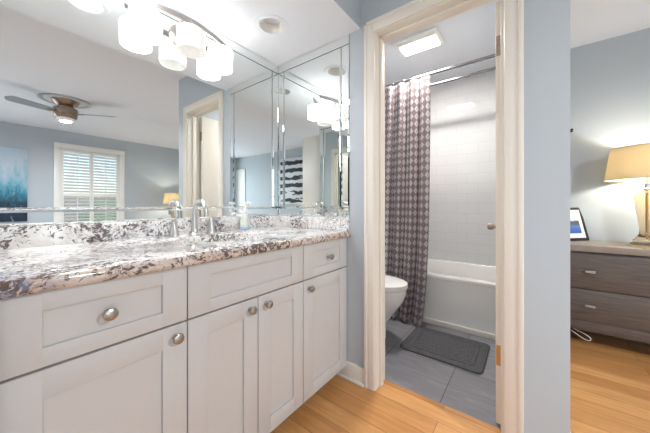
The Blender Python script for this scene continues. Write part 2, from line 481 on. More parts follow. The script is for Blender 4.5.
# soffit with two round cut-outs
CANS = [(1.045, 1.185), (0.345, 1.165)]
RC = 0.072
def soffit():
    bm = bmesh.new()
    x0, x1, y0, y1 = 0.016, XD, 0.787, YW
    def loop(pts, z): return [bm.verts.new((p[0], p[1], z)) for p in pts]
    def edges(vs): return [bm.edges.new((vs[i], vs[(i+1) % len(vs)])) for i in range(len(vs))]
    R = [(x0, y0), (x1, y0), (x1, y1), (x0, y1)]
    bot = loop(R, SO); es = edges(bot)
    for cx, cy in CANS:
        c = [(cx+RC*math.cos(2*PI*i/40), cy+RC*math.sin(2*PI*i/40)) for i in range(40)]
        v = loop(c, SO); es += edges(v)
        u = loop(c, SO+0.09)
        for i in range(40): bm.faces.new((v[i], v[(i+1) % 40], u[(i+1) % 40], u[i]))
        bm.faces.new(u)
    bmesh.ops.triangle_fill(bm, use_beauty=True, use_dissolve=False, edges=es, normal=(0, 0, -1))
    top = loop(R, CE)
    for i in range(4): bm.faces.new((bot[i], bot[(i+1) % 4], top[(i+1) % 4], top[i]))
    for f in bm.faces: f.material_index = 0
    bmesh.ops.recalc_face_normals(bm, faces=bm.faces[:])
    for f in bm.faces:
        if abs(f.normal.y) > 0.9 and f.calc_area() > 0.1: f.material_index = 1
    return bm
struct('ceiling_soffit', soffit(), [m_ceil, m_wall], smooth=False)

# door casing, jamb, baseboards
def casing_piece(mb, a0, a1, z0, z1, horizontal=False):
    pass
cz = H+1.047
b = MB()
b.box(XD-0.016, DY1+0.004, 0, XD, DY1+0.066, cz, 0.004)
b.box(XD-0.016, DY0-0.072, 0, XD, DY0-0.004, cz, 0.004)
b.box(XD-0.0155, DY0-0.071, DZ+0.004, XD, DY1+0.065, cz, 0.004)
b.box(XD-0.021, DY1+0.046, 0, XD-0.012, DY1+0.066, cz, 0.004)
b.box(XD-0.021, DY0-0.072, 0, XD-0.012, DY0-0.052, cz, 0.004)
b.box(XD-0.021, DY0-0.072, cz-0.020, XD-0.012, DY1+0.066, cz, 0.004)
struct('trim_1', b, m_trim)
b = MB()
b.box(XD-0.004, DY1, 0, XJ+0.004, DY1+0.012, DZ+0.012).box(XD-0.004, DY0-0.012, 0, XJ+0.004, DY0, DZ+0.012).box(XD-0.004, DY0, DZ, XJ+0.004, DY1, DZ+0.012)
b.box(1.425, DY1-0.012, 0, 1.462, DY1, DZ, 0.002).box(1.425, DY0, DZ-0.012, 1.462, DY1, DZ, 0.002).box(1.425, DY0, 0, 1.462, DY0+0.012, DZ, 0.002)
struct('trim_2', b, m_trim)
bbz = 0.106
def bboard(mb, x0, y0, x1, y1):
    mb.box(x0, y0, 0, x1, y1, bbz, 0.004)
b = MB(); bboard(b, XD-0.014, DY1+0.066, XD, 0.97); b.box(XD-0.028, DY1+0.066, 0, XD-0.012, 0.97, 0.02, 0.006)
struct('baseboard_door', b, m_trim)
b = MB(); bboard(b, XD-0.014, YP-0.014, XD, DY0-0.072); bboard(b, XD-0.014, YP-0.014, XB, YP); struct('baseboard_partition', b, m_trim)
b = MB(); bboard(b, XB-0.014, YB+0.02, XB, YP-0.02); struct('baseboard_east', b, m_trim)
b = MB(); bboard(b, XW+0.02, YB, XB-0.02, YB+0.014); struct('baseboard_south', b, m_trim)
b = MB(); bboard(b, XW, YB+0.5, XW+0.014, 0.96); struct('baseboard_west', b, m_trim)

# bathroom door standing open against the partition
HX = 1.512
dr = struct('door_1', MB().box(HX, 0.090, 0.012, HX+0.60, 0.125, DZ-0.006, 0.0015), m_trim)
for z, mm, lab in ((H+0.758, m_hinge, 'dull nickel hinge'), (H-0.716, m_brass, 'worn brass hinge')):
    b = MB().box(HX-0.0025, 0.0925, z-0.048, HX+0.0005, 0.1235, z+0.048, 0.001)
    b.tube([(HX-0.004, 0.089, z-0.05), (HX-0.004, 0.089, z+0.05)], 0.005, 10)
    for dz in (-0.034, 0, 0.034):
        b.lathe([(0.0035, 0), (0.0035, 0.001), (0, 0.0015)], n=10, M=Matrix.Translation((HX-0.0025, 0.100+0.014*(dz == 0), z+dz)) @ Matrix.Rotation(-PI/2, 4, 'Y'))
    hg = obj('hinge', b, mm, dr)
    if lab: hg['label'] = lab
kx, kz = 1.965, H-0.135
b = MB()
for s_, yf in ((1, 0.125), (-1, 0.09)):
    M = Matrix.Translation((kx, yf, kz)) @ Matrix.Rotation(-s_*PI/2, 4, 'X')
    b.lathe([(0.028, 0), (0.028, 0.006), (0.012, 0.008), (0.010, 0.045), (0.018, 0.050), (0.021, 0.066), (0.018, 0.080), (0, 0.084)], n=24, M=M)
obj('door_knob', b, m_hinge, dr)

# closet door standing open left of the vanity (seen in the mirrors)
cd2 = struct('door_2', MB().box(-0.205, 0.335, 0.012, -0.170, 0.975, 2.035, 0.002), m_white)
b = MB().lathe([(0.028, 0), (0.028, 0.006), (0.011, 0.008), (0.010, 0.03), (0.026, 0.045), (0.02, 0.06), (0, 0.064)], n=20, M=Matrix.Translation((-0.205, 0.40, 0.95)) @ Matrix.Rotation(-PI/2, 4, 'Y'))
obj('door_knob', b, m_nickel, cd2)
# closed door in the far west corner
d3 = struct('door_3', MB().box(XW-0.002, -3.93, 0.01, XW+0.02, -3.60, 2.03, 0.002), m_white)
obj('door_frame', MB().box(XW, -3.97, 0, XW+0.026, -3.93, 2.09, 0.002).box(XW, -3.60, 0, XW+0.026, -3.54, 2.09, 0.002).box(XW, -3.97, 2.03, XW+0.0262, -3.54, 2.10, 0.002), m_white, d3)

# windows
def make_window_south():
    b = MB(); y0 = YB
    b.box(WX0-0.085, y0, WZ0-0.05, WX0, y0+0.022, WZ1+0.085, 0.003).box(WX1, y0, WZ0-0.05, WX1+0.085, y0+0.022, WZ1+0.085, 0.003)
    b.box(WX0-0.085, y0, WZ1, WX1+0.085, y0+0.0225, WZ1+0.085, 0.003)
    b.box(WX0, y0-0.11, WZ0, WX0+0.02, y0, WZ1).box(WX1-0.02, y0-0.11, WZ0, WX1, y0, WZ1).box(WX0, y0-0.11, WZ1-0.02, WX1, y0, WZ1)
    w = struct('window_1', b, m_white)
    obj('window_sill', MB().box(WX0-0.11, y0-0.11, WZ0-0.03, WX1+0.11, y0+0.05, WZ0, 0.004), m_white, w)
    s = MB(); zc = 1.15
    s.box(WX0+0.02, y0-0.10, zc-0.025, WX1-0.02, y0-0.07, zc+0.025).box((WX0+WX1)/2-0.012, y0-0.095, WZ0, (WX0+WX1)/2+0.012, y0-0.075, WZ1-0.02)
    obj('sash_bar', s, m_white, w)
    obj('pane', MB().box(WX0+0.02, y0-0.087, WZ0, WX1-0.02, y0-0.083, WZ1-0.02), m_pane, w)
make_window_south()
b = MB().box(XW, -1.16, 0.52, XW+0.02, -1.08, 2.18, 0.003).box(XW, -0.06, 0.52, XW+0.02, 0.02, 2.18, 0.003).box(XW, -1.16, 2.1, XW+0.021, 0.02, 2.18, 0.003)
b.box(XW-0.08, -0.59, 0.6, XW-0.05, -0.55, 2.1).box(XW-0.08, -1.08, 1.33, XW-0.05, -0.06, 1.37)
w2 = struct('added_window_west', b, m_white)  # unseen window, added as a light source on the west side
obj('window_sill', MB().box(XW-0.11, -1.19, 0.57, XW+0.05, 0.05, 0.60, 0.004), m_white, w2)
obj('pane', MB().box(XW-0.067, -1.08, 0.6, XW-0.063, -0.06, 2.1), m_pane, w2)

b = MB().box(-1.78, YB, 0.42, -1.70, YB+0.02, 2.20, 0.003).box(-0.55, YB, 0.42, -0.49, YB+0.02, 2.20, 0.003).box(-1.78, YB, 2.12, -0.49, YB+0.021, 2.20, 0.003)
b.box(-1.145, YB-0.08, 0.5, -1.105, YB-0.05, 2.12).box(-1.70, YB-0.08, 1.29, -0.55, YB-0.05, 1.33)
w3 = struct('added_window_south', b, m_white)  # unseen extra window, added to send soft light towards the vanity
obj('window_sill', MB().box(-1.80, YB-0.11, 0.47, -0.485, YB+0.05, 0.50, 0.004), m_white, w3)
obj('pane', MB().box(-1.70, YB-0.067, 0.5, -0.55, YB-0.063, 2.12), m_pane, w3)

# shutters
def shutter(x0, x1, label):
    t = thing('window_shutter', label, 'shutter', ((x0+x1)/2, YB-0.02, WZ0+0.003), 'plantation shutters on the bedroom window')
    y0, y1 = YB-0.034, YB-0.006
    z0, z1, zm = WZ0+0.003, WZ1-0.025, H+0.20
    st = 0.030
    b = MB()
    b.box(x0, y0, z0, x0+st, y1, z1, 0.002).box(x1-st, y0, z0, x1, y1, z1, 0.002)
    b.box(x0+st-0.001, y0, z0, x1-st+0.001, y1, z0+0.07, 0.002).box(x0+st-0.001, y0, z1-0.055, x1-st+0.001, y1, z1, 0.002).box(x0+st-0.001, y0, zm-0.035, x1-st+0.001, y1, zm+0.035, 0.002)
    obj('shutter_frame', b, m_white, t)
    for a, c in ((z0+0.07, zm-0.035), (zm+0.035, z1-0.055)):
        n_ = int(round((c-a)/0.058)); b = MB()
        for i in range(n_):
            zc = a+(i+0.5)*(c-a)/n_
            M = Matrix.Translation(((x0+x1)/2, (y0+y1)/2, zc)) @ Matrix.Rotation(math.radians(36), 4, 'X')
            b.box(-(x1-x0)/2+st, -0.030, -0.0045, (x1-x0)/2-st, 0.030, 0.0045, 0.003, 1, M)
        lv = obj('louver_bank', b, m_white, t)
        obj('tilt_rod', MB().box((x0+x1)/2-0.006, y1+0.018, a+0.02, (x0+x1)/2+0.006, y1+0.028, c-0.02, 0.002), m_white, t)
xm = (WX0+WX1)/2
shutter(WX0+0.021, xm-0.002, 'left white plantation shutter of the bedroom window seen in mirror, nearer the teal painting')
shutter(xm+0.002, WX1-0.021, 'right white plantation shutter of the bedroom window seen in mirror, nearer the far lamp')

# ------------------------------------------------------------------ vanity cabinets
YF = 0.880; YC = 0.900
CZ0, CZ1 = H-0.976, H-0.195
SPL = H-0.374
def shaker(x0, x1, z0, z1, st, rl):
    b = MB()
    b.box(x0+st-0.004, YF+0.009, z0+rl-0.004, x1-st+0.004, YC-0.001, z1-rl+0.004)
    bv = 0.0015
    b.box(x0, YF, z0, x0+st, YC-0.001, z1, bv).box(x1-st, YF, z0, x1, YC-0.001, z1, bv)
    b.box(x0+st-0.001, YF, z0, x1-st+0.001, YC-0.001, z0+rl, bv).box(x0+st-0.001, YF, z1-rl, x1-st+0.001, YC-0.001, z1, bv)
    return b
def knob(x, z, parent):
    b = MB().lathe([(0.009, 0), (0.009, 0.003), (0.0055, 0.006), (0.0055, 0.014), (0.013, 0.018), (0.0165, 0.023), (0.015, 0.028), (0.009, 0.031), (0, 0.032)], n=24,
                   M=Matrix.Translation((x, YF, z)) @ Matrix.Rotation(PI/2, 4, 'X'))
    return obj('knob', b, m_nickel, parent)
def cabinet(x0, x1, label):
    t = thing('vanity_cabinet', label, 'cabinet', ((x0+x1)/2, 1.18, 0), 'bathroom vanity cabinets')
    w = 0.016; b = MB()
    b.box(x0, YC, CZ0, x0+w, YW-0.004, CZ1).box(x1-w, YC, CZ0, x1, YW-0.004, CZ1)
    b.box(x0+w, YC, CZ0, x1-w, YW-0.004, CZ0+w).box(x0+w, YW-0.02, CZ0+w, x1-w, YW-0.004, CZ1)
    b.box(x0+w, YC, SPL-0.012, x1-w, YC+0.03, SPL+0.012).box(x0+w, YC, CZ1-0.03, x1-w, YC+0.03, CZ1)
    obj('carcass', b, m_gap, t)
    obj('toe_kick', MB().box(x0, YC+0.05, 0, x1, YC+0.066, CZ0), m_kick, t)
    return t
X0, X1, X2, X3 = 0.020, 0.419, 0.980, XD-0.002
g = 0.002
L = cabinet(X0, X1, 'left vanity cabinet nearest the camera with one drawer over one wide door')
d = obj('drawer_front', shaker(X0+g, X1-g, SPL+0.003, CZ1-0.003, 0.072, 0.044), m_cab, L); knob(0.213, H-0.282, d)
d = obj('door', shaker(X0+g, X1-g, CZ0, SPL-0.003, 0.072, 0.066), m_cab, L); knob(0.381, H-0.412, d)
Mi = cabinet(X1, X2, 'middle vanity cabinet under the sink with a pair of doors and false front')
obj('false_front', shaker(X1+g, X2-g, SPL+0.003, CZ1-0.003, 0.078, 0.044), m_cab, Mi)
xm = (X1+X2)/2+0.004
d = obj('door', shaker(X1+g, xm-g, CZ0, SPL-0.003, 0.066, 0.066), m_cab, Mi); knob(xm-0.041, H-0.414, d)
d = obj('door', shaker(xm+g, X2-g, CZ0, SPL-0.003, 0.066, 0.066), m_cab, Mi); knob(xm+0.041, H-0.414, d)
Ri = cabinet(X2, X3, 'right vanity cabinet against the doorway wall with small drawer over narrow door')
d = obj('drawer_front', shaker(X2+g, X3-0.004, SPL+0.003, CZ1-0.003, 0.072, 0.044), m_cab, Ri); knob(1.187, H-0.284, d)
d = obj('door', shaker(X2+g, X3-0.004, CZ0, SPL-0.003, 0.072, 0.066), m_cab, Ri); knob(1.020, H-0.418, d)

# granite worktop with an oval sink hole
CT = H-0.157; CB = H-0.1945
SX, SY, RX, RY = 0.705, 1.175, 0.215, 0.155
def worktop():
    bm = bmesh.new()
    x0, x1, yb, yf = 0.018, XD-0.001, YW-0.001, 0.852
    angs = sorted(set([2*PI*i/64 for i in range(64)] + [math.atan2(y-SY, x-SX) % (2*PI) for x in (x0, x1) for y in (yf, yb)]))
    def outer(a, f):
        c, s = math.cos(a), math.sin(a); t = 1e9
        if c > 1e-9: t = min(t, (x1-SX)/c)
        if c < -1e-9: t = min(t, (x0-SX)/c)
        if s > 1e-9: t = min(t, (yb-SY)/s)
        if s < -1e-9: t = min(t, (f-SY)/s)
        return (SX+c*t, SY+s*t)
    def front(p, off):     # push only the front edge back for the rounded nose
        x, y = p
        return (x, y+off) if y < yf+1e-4 else (x, y)
    Oa = [outer(a, yf) for a in angs]
    T = CT-CB
    prof = [(0.016, CT), (0.008, CT-0.002), (0.003, CT-0.007), (0.0, CT-0.015), (0.0, CB+0.012), (0.003, CB+0.005), (0.010, CB)]
    loops = [[bm.verts.new((*front(p, o), z)) for p in Oa] for o, z in prof]
    r = 0.004
    inn = []
    for k, z in ((1.0+r/RX, CT), (1.0+0.3*r/RX, CT-0.0015), (1.0, CT-0.005), (1.0, CB)):
        inn.append([bm.verts.new((SX+RX*k*math.cos(a), SY+RY*k*math.sin(a), z)) for a in angs])
    n = len(angs)
    allr = [inn[3], inn[2], inn[1], inn[0]] + loops
    for A, B in list(zip(allr, allr[1:])) + [(loops[-1], inn[3])]:
        for i in range(n):
            j = (i+1) % n; f = bm.faces.new((A[i], A[j], B[j], B[i]))
    bmesh.ops.recalc_face_normals(bm, faces=bm.faces[:])
    for f in bm.faces:
        if f.calc_center_median().y < yf+0.012 and f.normal.y < -0.2: f.material_index = 1
    return bm
ct = obj('countertop', worktop(), [m_granite, m_gredge]); tag(ct, 'white granite countertop with brown speckles and rounded front edge on the vanity', 'countertop')
b = MB().box(0.018, YW-0.022, CT, XD-0.001, YW-0.001, H-0.078, 0.002)
tag(obj('backsplash', b, m_granite), 'low granite backsplash strip standing along the big mirror wall', 'backsplash')
b = MB().box(XD-0.0205, 0.862, CT, XD-0.001, YW-0.0225, H-0.078, 0.002)
tag(obj('side_splash', b, m_granite), 'short granite side splash under the end mirror by the doorway wall', 'backsplash')
# undermount sink
b = MB()
outer = [(1.08, CB-0.001), (1.06, CB-0.03), (0.95, CB-0.10), (0.6, CB-0.155), (0.12, CB-0.165)]
inner = [(0.11, CB-0.15), (0.6, CB-0.14), (0.9, CB-0.09), (1.0, CB-0.03), (1.01, CB-0.001)]
el = lambda k, z: [(SX+RX*k*math.cos(2*PI*i/48), SY+RY*k*math.sin(2*PI*i/48), z) for i in range(48)]
b.loft([el(*q) for q in outer+inner] + [el(*outer[0])], False, False)
b.loft([el(0.12, CB-0.165), el(0.11, CB-0.15)], True, True)
sk = obj('sink', b, m_porc); tag(sk, 'white oval undermount sink basin set below the granite countertop', 'sink')
obj('drain', MB().lathe([(0.024, 0), (0.024, 0.003), (0.016, 0.004), (0.014, 0.001), (0, 0.001)], (SX, SY, CB-0.15), 24), m_chrome, sk)

# faucet
fa = thing('faucet', 'chrome widespread faucet with gooseneck spout and two handles behind the sink', 'faucet', (0.703, 1.40, CT))
fx, fy = 0.703, 1.402
pts = [(fx, fy, CT+0.02), (fx, fy, CT+0.10)]
for i in range(1, 15):
    a = PI*i/14*1.02
    pts.append((fx, fy-0.058*(1-math.cos(a)), CT+0.115+0.058*math.sin(a)*1.08))
pts.append((fx, pts[-1][1]-0.001, pts[-1][2]-0.012))
b = MB().tube(pts, [0.017, 0.014]+[0.0125]*12+[0.0115]*3, 16)
b.lathe([(0.029, 0), (0.029, 0.004), (0.022, 0.010), (0.0175, 0.022), (0.0165, 0.03)], (fx, fy, CT), 28)
obj('spout', b, m_faucet, fa)
for s_ in (-1, 1):
    hx, hy = fx+s_*0.098, 1.41
    b = MB().lathe([(0.028, 0), (0.028, 0.004), (0.021, 0.016), (0.015, 0.050), (0.013, 0.072), (0.014, 0.080), (0.010, 0.088), (0, 0.090)], (hx, hy, CT), 24)
    M = Matrix.Translation((hx, hy, CT+0.080)) @ Matrix.Rotation(s_*0.5-0.0, 4, 'Z') @ Matrix.Rotation(0.25, 4, 'X')
    b.box(-0.0065, -0.055, 0.0, 0.0065, 0.012, 0.009, 0.003, 2, M)
    obj('handle', b, m_faucet, fa)

# soap dispenser
sp = thing('soap_dispenser', 'clear pump bottle of pale green hand soap by the backsplash right of faucet', 'soap dispenser', (1.030, 1.418, CT))
c = (1.030, 1.418, CT)
obj('bottle', MB().lathe([(0.028, 0), (0.0315, 0.004), (0.0315, 0.075), (0.029, 0.095), (0.019, 0.110), (0.016, 0.112), (0.016, 0.120)], c, 32, 1.0, 0.8), m_clear, sp)
obj('liquid', MB().lathe([(0.026, 0.004), (0.029, 0.007), (0.029, 0.070), (0.0, 0.071)], c, 28, 1.0, 0.79), m_liquid, sp)
obj('label', MB().lathe([(0.0318, 0.006), (0.0320, 0.007), (0.0320, 0.022), (0.0318, 0.023)], c, 32, 1.0, 0.8, cap=False), m_label, sp)
b = MB().lathe([(0.019, 0.112), (0.019, 0.132), (0.015, 0.135), (0.007, 0.137), (0.007, 0.158), (0.019, 0.160), (0.019, 0.172), (0.015, 0.176), (0, 0.177)], c, 24)
b.tube([(c[0], c[1], CT+0.168), (c[0]+0.015, c[1]-0.022, CT+0.168), (c[0]+0.022, c[1]-0.034, CT+0.161)], [0.008, 0.0065, 0.005], 10)
obj('pump', b, m_pump, sp)

# ------------------------------------------------------------------ mirrors
MZ0, MZ1 = H-0.0765, SO-0.002
SW = 0.056; TH = 0.005
def bevel_panel(a0, a1, z0, z1, t, bw, plane):
    """mirror slab with a wide polished bevel; plane 'y' (faces -y at YM) or 'x' (faces -x) or 'w' (faces +x)"""
    def P(a, z, d):
        if plane == 'y': return (a, YW-d, z)
        if plane == 'x': return (XD-d, a, z)
        return (0.016+d, a, z)
    q = lambda i, d: [P(a0+i, z0+i, d), P(a1-i, z0+i, d), P(a1-i, z1-i, d), P(a0+i, z1-i, d)]
    bm = bmesh.new()
    loops = [[bm.verts.new(p) for p in q(0, 0.0026)], [bm.verts.new(p) for p in q(0, t-0.0012)], [bm.verts.new(p) for p in q(bw, t)]]
    for k, (A, B) in enumerate(zip(loops, loops[1:])):
        for i in range(4):
            f = bm.faces.new((A[i], A[(i+1) % 4], B[(i+1) % 4], B[i])); f.material_index = 1 if k == 0 else 0
    bm.faces.new(loops[-1]); bm.faces.new(loops[0][::-1])
    bmesh.ops.recalc_face_normals(bm, faces=bm.faces[:])
    return bm
def mirror(label, a0, a1, plane, root, ends=(True, True)):
    t = thing('wall_mirror', label, 'mirror', root, 'bevelled vanity mirrors')
    gp = 0.005
    q = {'y': (a0, YW-0.0025, MZ0, a1, YW-0.0004, MZ1), 'x': (XD-0.0025, a0, MZ0, XD-0.0004, a1, MZ1), 'w': (0.0164, a0, MZ0, 0.0185, a1, MZ1)}[plane]
    obj('backing', MB().box(*q), m_glassedge, t, False)
    i0 = a0+(SW if ends[0] else 0); i1 = a1-(SW if ends[1] else 0)
    mm = [m_mirror, m_glassedge]
    obj('mirror_glass', bevel_panel(i0+gp, i1-gp, MZ0+SW+0.0008, MZ1-SW-gp, TH, 0.010, plane), mm, t, False)
    obj('mirror_strip', bevel_panel(a0, a1, MZ1-SW, MZ1-0.001, TH, 0.008, plane), mm, t, False)
    obj('mirror_strip', bevel_panel(a0, a1, MZ0, MZ0+SW, TH, 0.008, plane), mm, t, False)
    if ends[0]: obj('mirror_strip', bevel_panel(a0, a0+SW, MZ0+SW+gp, MZ1-SW-gp, TH, 0.008, plane), mm, t, False)
    if ends[1]: obj('mirror_strip', bevel_panel(a1-SW, a1, MZ0+SW+gp, MZ1-SW-gp, TH, 0.008, plane), mm, t, False)
    return t
mirror('large wall mirror behind the sink reflecting the bedroom window and fan', 0.022, XD-TH, 'y', (0.70, YW, MZ0), (False, True))
mirror('narrow end mirror beside the bathroom doorway above the side splash', 0.865, YW-TH, 'x', (XD, 1.18, MZ0))
mirror('opposite end mirror on the stub wall, seen only reflected inside the narrow end mirror', 0.815, YW-TH, 'w', (0.016, 1.15, MZ0))

# ------------------------------------------------------------------ vanity light
vl = thing('vanity_light', 'three-shade vanity light with curved nickel bar mounted on the big mirror', 'wall light', (0.675, YM, H+0.92))
bp = []
for i in range(25):
    t_ = -1+2*i/24
    bp.append((0.675+t_*0.245, 1.385+0.065*(t_*t_)-0.0, H+0.947))
b = MB()
lo = []
for i, p in enumerate(bp):
    lo.append([(p[0], p[1]-0.004, p[2]-0.013), (p[0], p[1]+0.004, p[2]-0.013), (p[0], p[1]+0.004, p[2]+0.013), (p[0], p[1]-0.004, p[2]+0.013)])
b.loft(lo); obj('bar', b, m_nickel, vl)
b = MB().lathe([(0.062, 0), (0.062, 0.006), (0.056, 0.012), (0.030, 0.018), (0.028, 0.022), (0, 0.023)], n=36, M=Matrix.Translation((0.675, YM, H+0.90)) @ Matrix.Rotation(PI/2, 4, 'X'))
b.tube([(0.66, YM-0.015, H+0.90), (0.64, 1.43, H+0.915), (0.64, 1.392, H+0.947)], 0.007, 10)
b.tube([(0.69, YM-0.015, H+0.90), (0.71, 1.43, H+0.915), (0.71, 1.392, H+0.947)], 0.007, 10)
obj('backplate', b, m_nickel, vl)
for (sx, sy, on) in ((0.486, 1.424, True), (0.676, 1.383, False), (0.866, 1.424, True)):
    zt, zb = H+0.902, H+0.788
    b = MB().tube([(sx, sy, H+0.955), (sx, sy, zt)], 0.006, 10)
    b.lathe([(0.018, 0), (0.022, 0.012), (0.012, 0.020)], (sx, sy, zt-0.004), 20)
    so = obj('shade_holder', b, m_nickel, vl)
    R = 0.066
    b = MB().lathe([(R-0.004, zb), (R, zb), (R, zt-0.006), (R-0.008, zt), (0.010, zt), (0.010, zt-0.004), (R-0.009, zt-0.004), (R-0.004, zt-0.008), (R-0.004, zb)], (sx, sy, 0), 40, cap=False)
    sh = obj('lamp_shade', b, m_shade_on if on else m_shade_off, vl)
    sh['label'] = 'lit opal glass shade' if on else 'unlit opal glass shade'
    obj('bulb', MB().sphere((sx, sy, zb+0.072), 0.022, sc=(1, 1, 1.2)), m_bulb if on else m_dimlens, sh)
    if on: lamp('vanity_bulb_light', 'POINT', (sx, sy, zb+0.03), 2.5, SOFT, 0.03, parent=vl)

# recessed lights in the soffit
def can(c, lit, label):
    t = thing('recessed_light', label, 'ceiling light', (c[0], c[1], SO), 'recessed lights in the soffit')
    b = MB().lathe([(RC-0.004, 0.004), (RC-0.002, -0.003), (RC+0.014, -0.006), (RC+0.024, -0.003), (RC+0.026, 0.0), (RC+0.0, 0.0)], (c[0], c[1], SO), 48, cap=False)
    obj('trim_ring', b, m_ceil, t)
    b = MB().lathe([(RC-0.003, 0.0), (RC-0.010, 0.045), (RC-0.014, 0.075)], (c[0], c[1], SO), 48, cap=False)
    obj('baffle', b, m_white if not lit else m_white, t)
    z = 0.05 if not lit else 0.02
    b = MB().lathe([(0, z+0.004), (RC-0.008, z+0.004), (RC-0.010, z), (0.0, z-0.004)], (c[0], c[1], SO), 40, cap=False)
    obj('lens', b, m_lens if lit else m_dimlens, t)
    if lit: lamp('can_light', 'AREA', (c[0], c[1], SO-0.004), 4, SOFT, 0.10, parent=t)
    return t
can(CANS[0], False, 'unlit recessed light in the soffit nearest the doorway corner')
can(CANS[1], True, 'lit recessed light in the soffit above left cabinet, seen in mirror top left')

# ------------------------------------------------------------------ bathroom
# tub
def rr(x0, x1, y0, y1, r, z, n=6):
    pts = []
    for cx_, cy_, a0 in ((x1-r, y1-r, 0), (x0+r, y1-r, PI/2), (x0+r, y0+r, PI), (x1-r, y0+r, 1.5*PI)):
        for i in range(n+1):
            a = a0+PI/2*i/n; pts.append((cx_+r*math.cos(a), cy_+r*math.sin(a), z))
    return pts
TX0, TX1, TY0, TY1 = 2.452, XB-0.001, 0.0395, YW-0.0095
RZ = H-0.617
b = MB()
b.loft([rr(TX0+0.012, TX1, TY0, TY1, 0.01, 0.0), rr(TX0+0.012, TX1, TY0, TY1, 0.01, RZ-0.035), rr(TX0, TX1, TY0, TY1, 0.012, RZ-0.030),
        rr(TX0, TX1, TY0, TY1, 0.014, RZ-0.008), rr(TX0+0.006, TX1-0.002, TY0+0.002, TY1-0.002, 0.014, RZ),
        rr(TX0+0.075, TX1-0.05, TY0+0.07, TY1-0.07, 0.10, RZ), rr(TX0+0.085, TX1-0.06, TY0+0.08, TY1-0.08, 0.10, RZ-0.012),
        rr(TX0+0.12, TX1-0.10, TY0+0.13, TY1-0.16, 0.12, 0.16), rr(TX0+0.17, TX1-0.15, TY0+0.18, TY1-0.24, 0.10, 0.13)])
tb_ = obj('bathtub', b, m_tub); tag(tb_, 'white alcove bathtub with flat apron behind the shower curtain', 'bathtub')
b = MB().box(TX0-0.004, TY0, 0.0, TX0+0.0115, TY1, 0.045, 0.005)
struct('trim_3', b, m_trim)
# ledge tile / rods
def rod(x, z, label):
    t = thing('curtain_rod', label, 'curtain rod', (x, 0.76, z), 'shower curtain rods')
    obj('rod', MB().tube([(x, 0.041, z), (x, YW-0.010, z)], 0.0132, 16), m_rod, t)
    for y, s_ in ((0.0385, -1), (YW-0.0085, 1)):
        obj('flange', MB().lathe([(0.030, 0), (0.030, 0.006), (0.018, 0.016), (0.0165, 0.03)], n=24, M=Matrix.Translation((x, y, z)) @ Matrix.Rotation(s_*PI/2, 4, 'X')), m_chrome, t)
rod(2.425, H+1.150, 'outer chrome rod above the tub that carries the shower curtain')
rod(2.690, H+1.166, 'inner bare chrome rod deeper over the tub behind the curtain')
# curtain
def curtain():
    bm = bmesh.new(); uvl = bm.loops.layers.uv.new('UVMap')
    y0, y1 = 0.672, 1.455
    zt, zb = H+1.118, 0.030
    NS, NZ = 220, 60
    grid = []; us = []
    for j in range(NZ+1):
        f = j/NZ; z = zt+(zb-zt)*f
        row = []; u = 0; ul = []; prev = None
        for i in range(NS+1):
            s = i/NS
            ph = s*2*PI*7.0 + 0.9*math.sin(3*s+1)
            amp = 0.026+0.020*f
            w = 2*abs(math.sin(ph/2))**0.75-1
            x = 2.390 - 0.050*f**1.6 + (-amp*w*(0.8+0.2*math.sin(5*s+2*f))) + 0.006*math.sin(2.3*ph+3*f)
            yy = y0+(y1-y0)*s + 0.010*math.cos(ph)*(0.4+f) + 0.020*f*math.sin(4*s) + 0.030*(1-s)*math.sin(PI*f*0.9)**2*0 + (0.02*f if s < 0.1 else 0)*0
            yy += 0.050*(f**6)*(1-s)
            zz = z if j < NZ else z - 0.014*w
            p = Vector((x, yy, zz))
            if prev is not None: u += (Vector((x, yy, 0))-Vector((prev.x, prev.y, 0))).length
            prev = p; ul.append(u); row.append(bm.verts.new(p))
        grid.append(row); us.append(ul)
    for j in range(NZ):
        for i in range(NS):
            q = (grid[j][i], grid[j][i+1], grid[j+1][i+1], grid[j+1][i])
            fc = bm.faces.new(q)
            for lp, (jj, ii) in zip(fc.loops, ((j, i), (j, i+1), (j+1, i+1), (j+1, i))):
                lp[uvl].uv = (us[NZ//2][ii], (1-jj/NZ)*(zt-zb))
    bmesh.ops.solidify(bm, geom=bm.faces[:], thickness=0.0015)
    return bm
cu = thing('shower_curtain', 'taupe and white fan-patterned shower curtain bunched left on the outer rod', 'shower curtain', (2.42, 1.07, 0.03))
obj('cloth', curtain(), m_curtain, cu)
for i in range(8):
    y = 0.705+i*0.104
    pts = [(2.425+0.021*math.cos(a), y, H+1.1435+0.024*math.sin(a)) for a in [2*PI*k/20 for k in range(20)]]
    obj('curtain_ring', MB().tube(pts, 0.002, 6, closed=True), m_chrome, cu)

# ceiling light with vent
bl = thing('exhaust_fan_light', 'rectangular white bathroom ceiling fan with lit panel', 'ceiling light', (2.29, 0.745, CE))
b = MB(); x0, x1, y0, y1 = 2.155, 2.42, 0.565, 0.925
b.box(x0, y0, CE-0.022, x0+0.02, y1, CE, 0.004).box(x1-0.02, y0, CE-0.022, x1, y1, CE, 0.004)
b.box(x0+0.018, y0, CE-0.022, x1-0.018, y0+0.03, CE, 0.004).box(x0+0.018, y1-0.03, CE-0.022, x1-0.018, y1, CE, 0.004)
obj('housing', b, m_white, bl)
b = MB()
for i in range(5): b.box(x0+0.022+i*0.014, y0+0.031, CE-0.018, x0+0.030+i*0.014, y1-0.031, CE-0.004)
obj('grille', b, m_white, bl)
obj('light_panel', MB().box(x0+0.095, y0+0.031, CE-0.026, x1-0.022, y1-0.031, CE-0.004, 0.006), m_lens, bl)
lamp('bathroom_light', 'AREA', (2.32, 0.745, CE-0.03), 22, (1, 0.95, 0.90), 0.13, parent=bl, size_y=0.30)

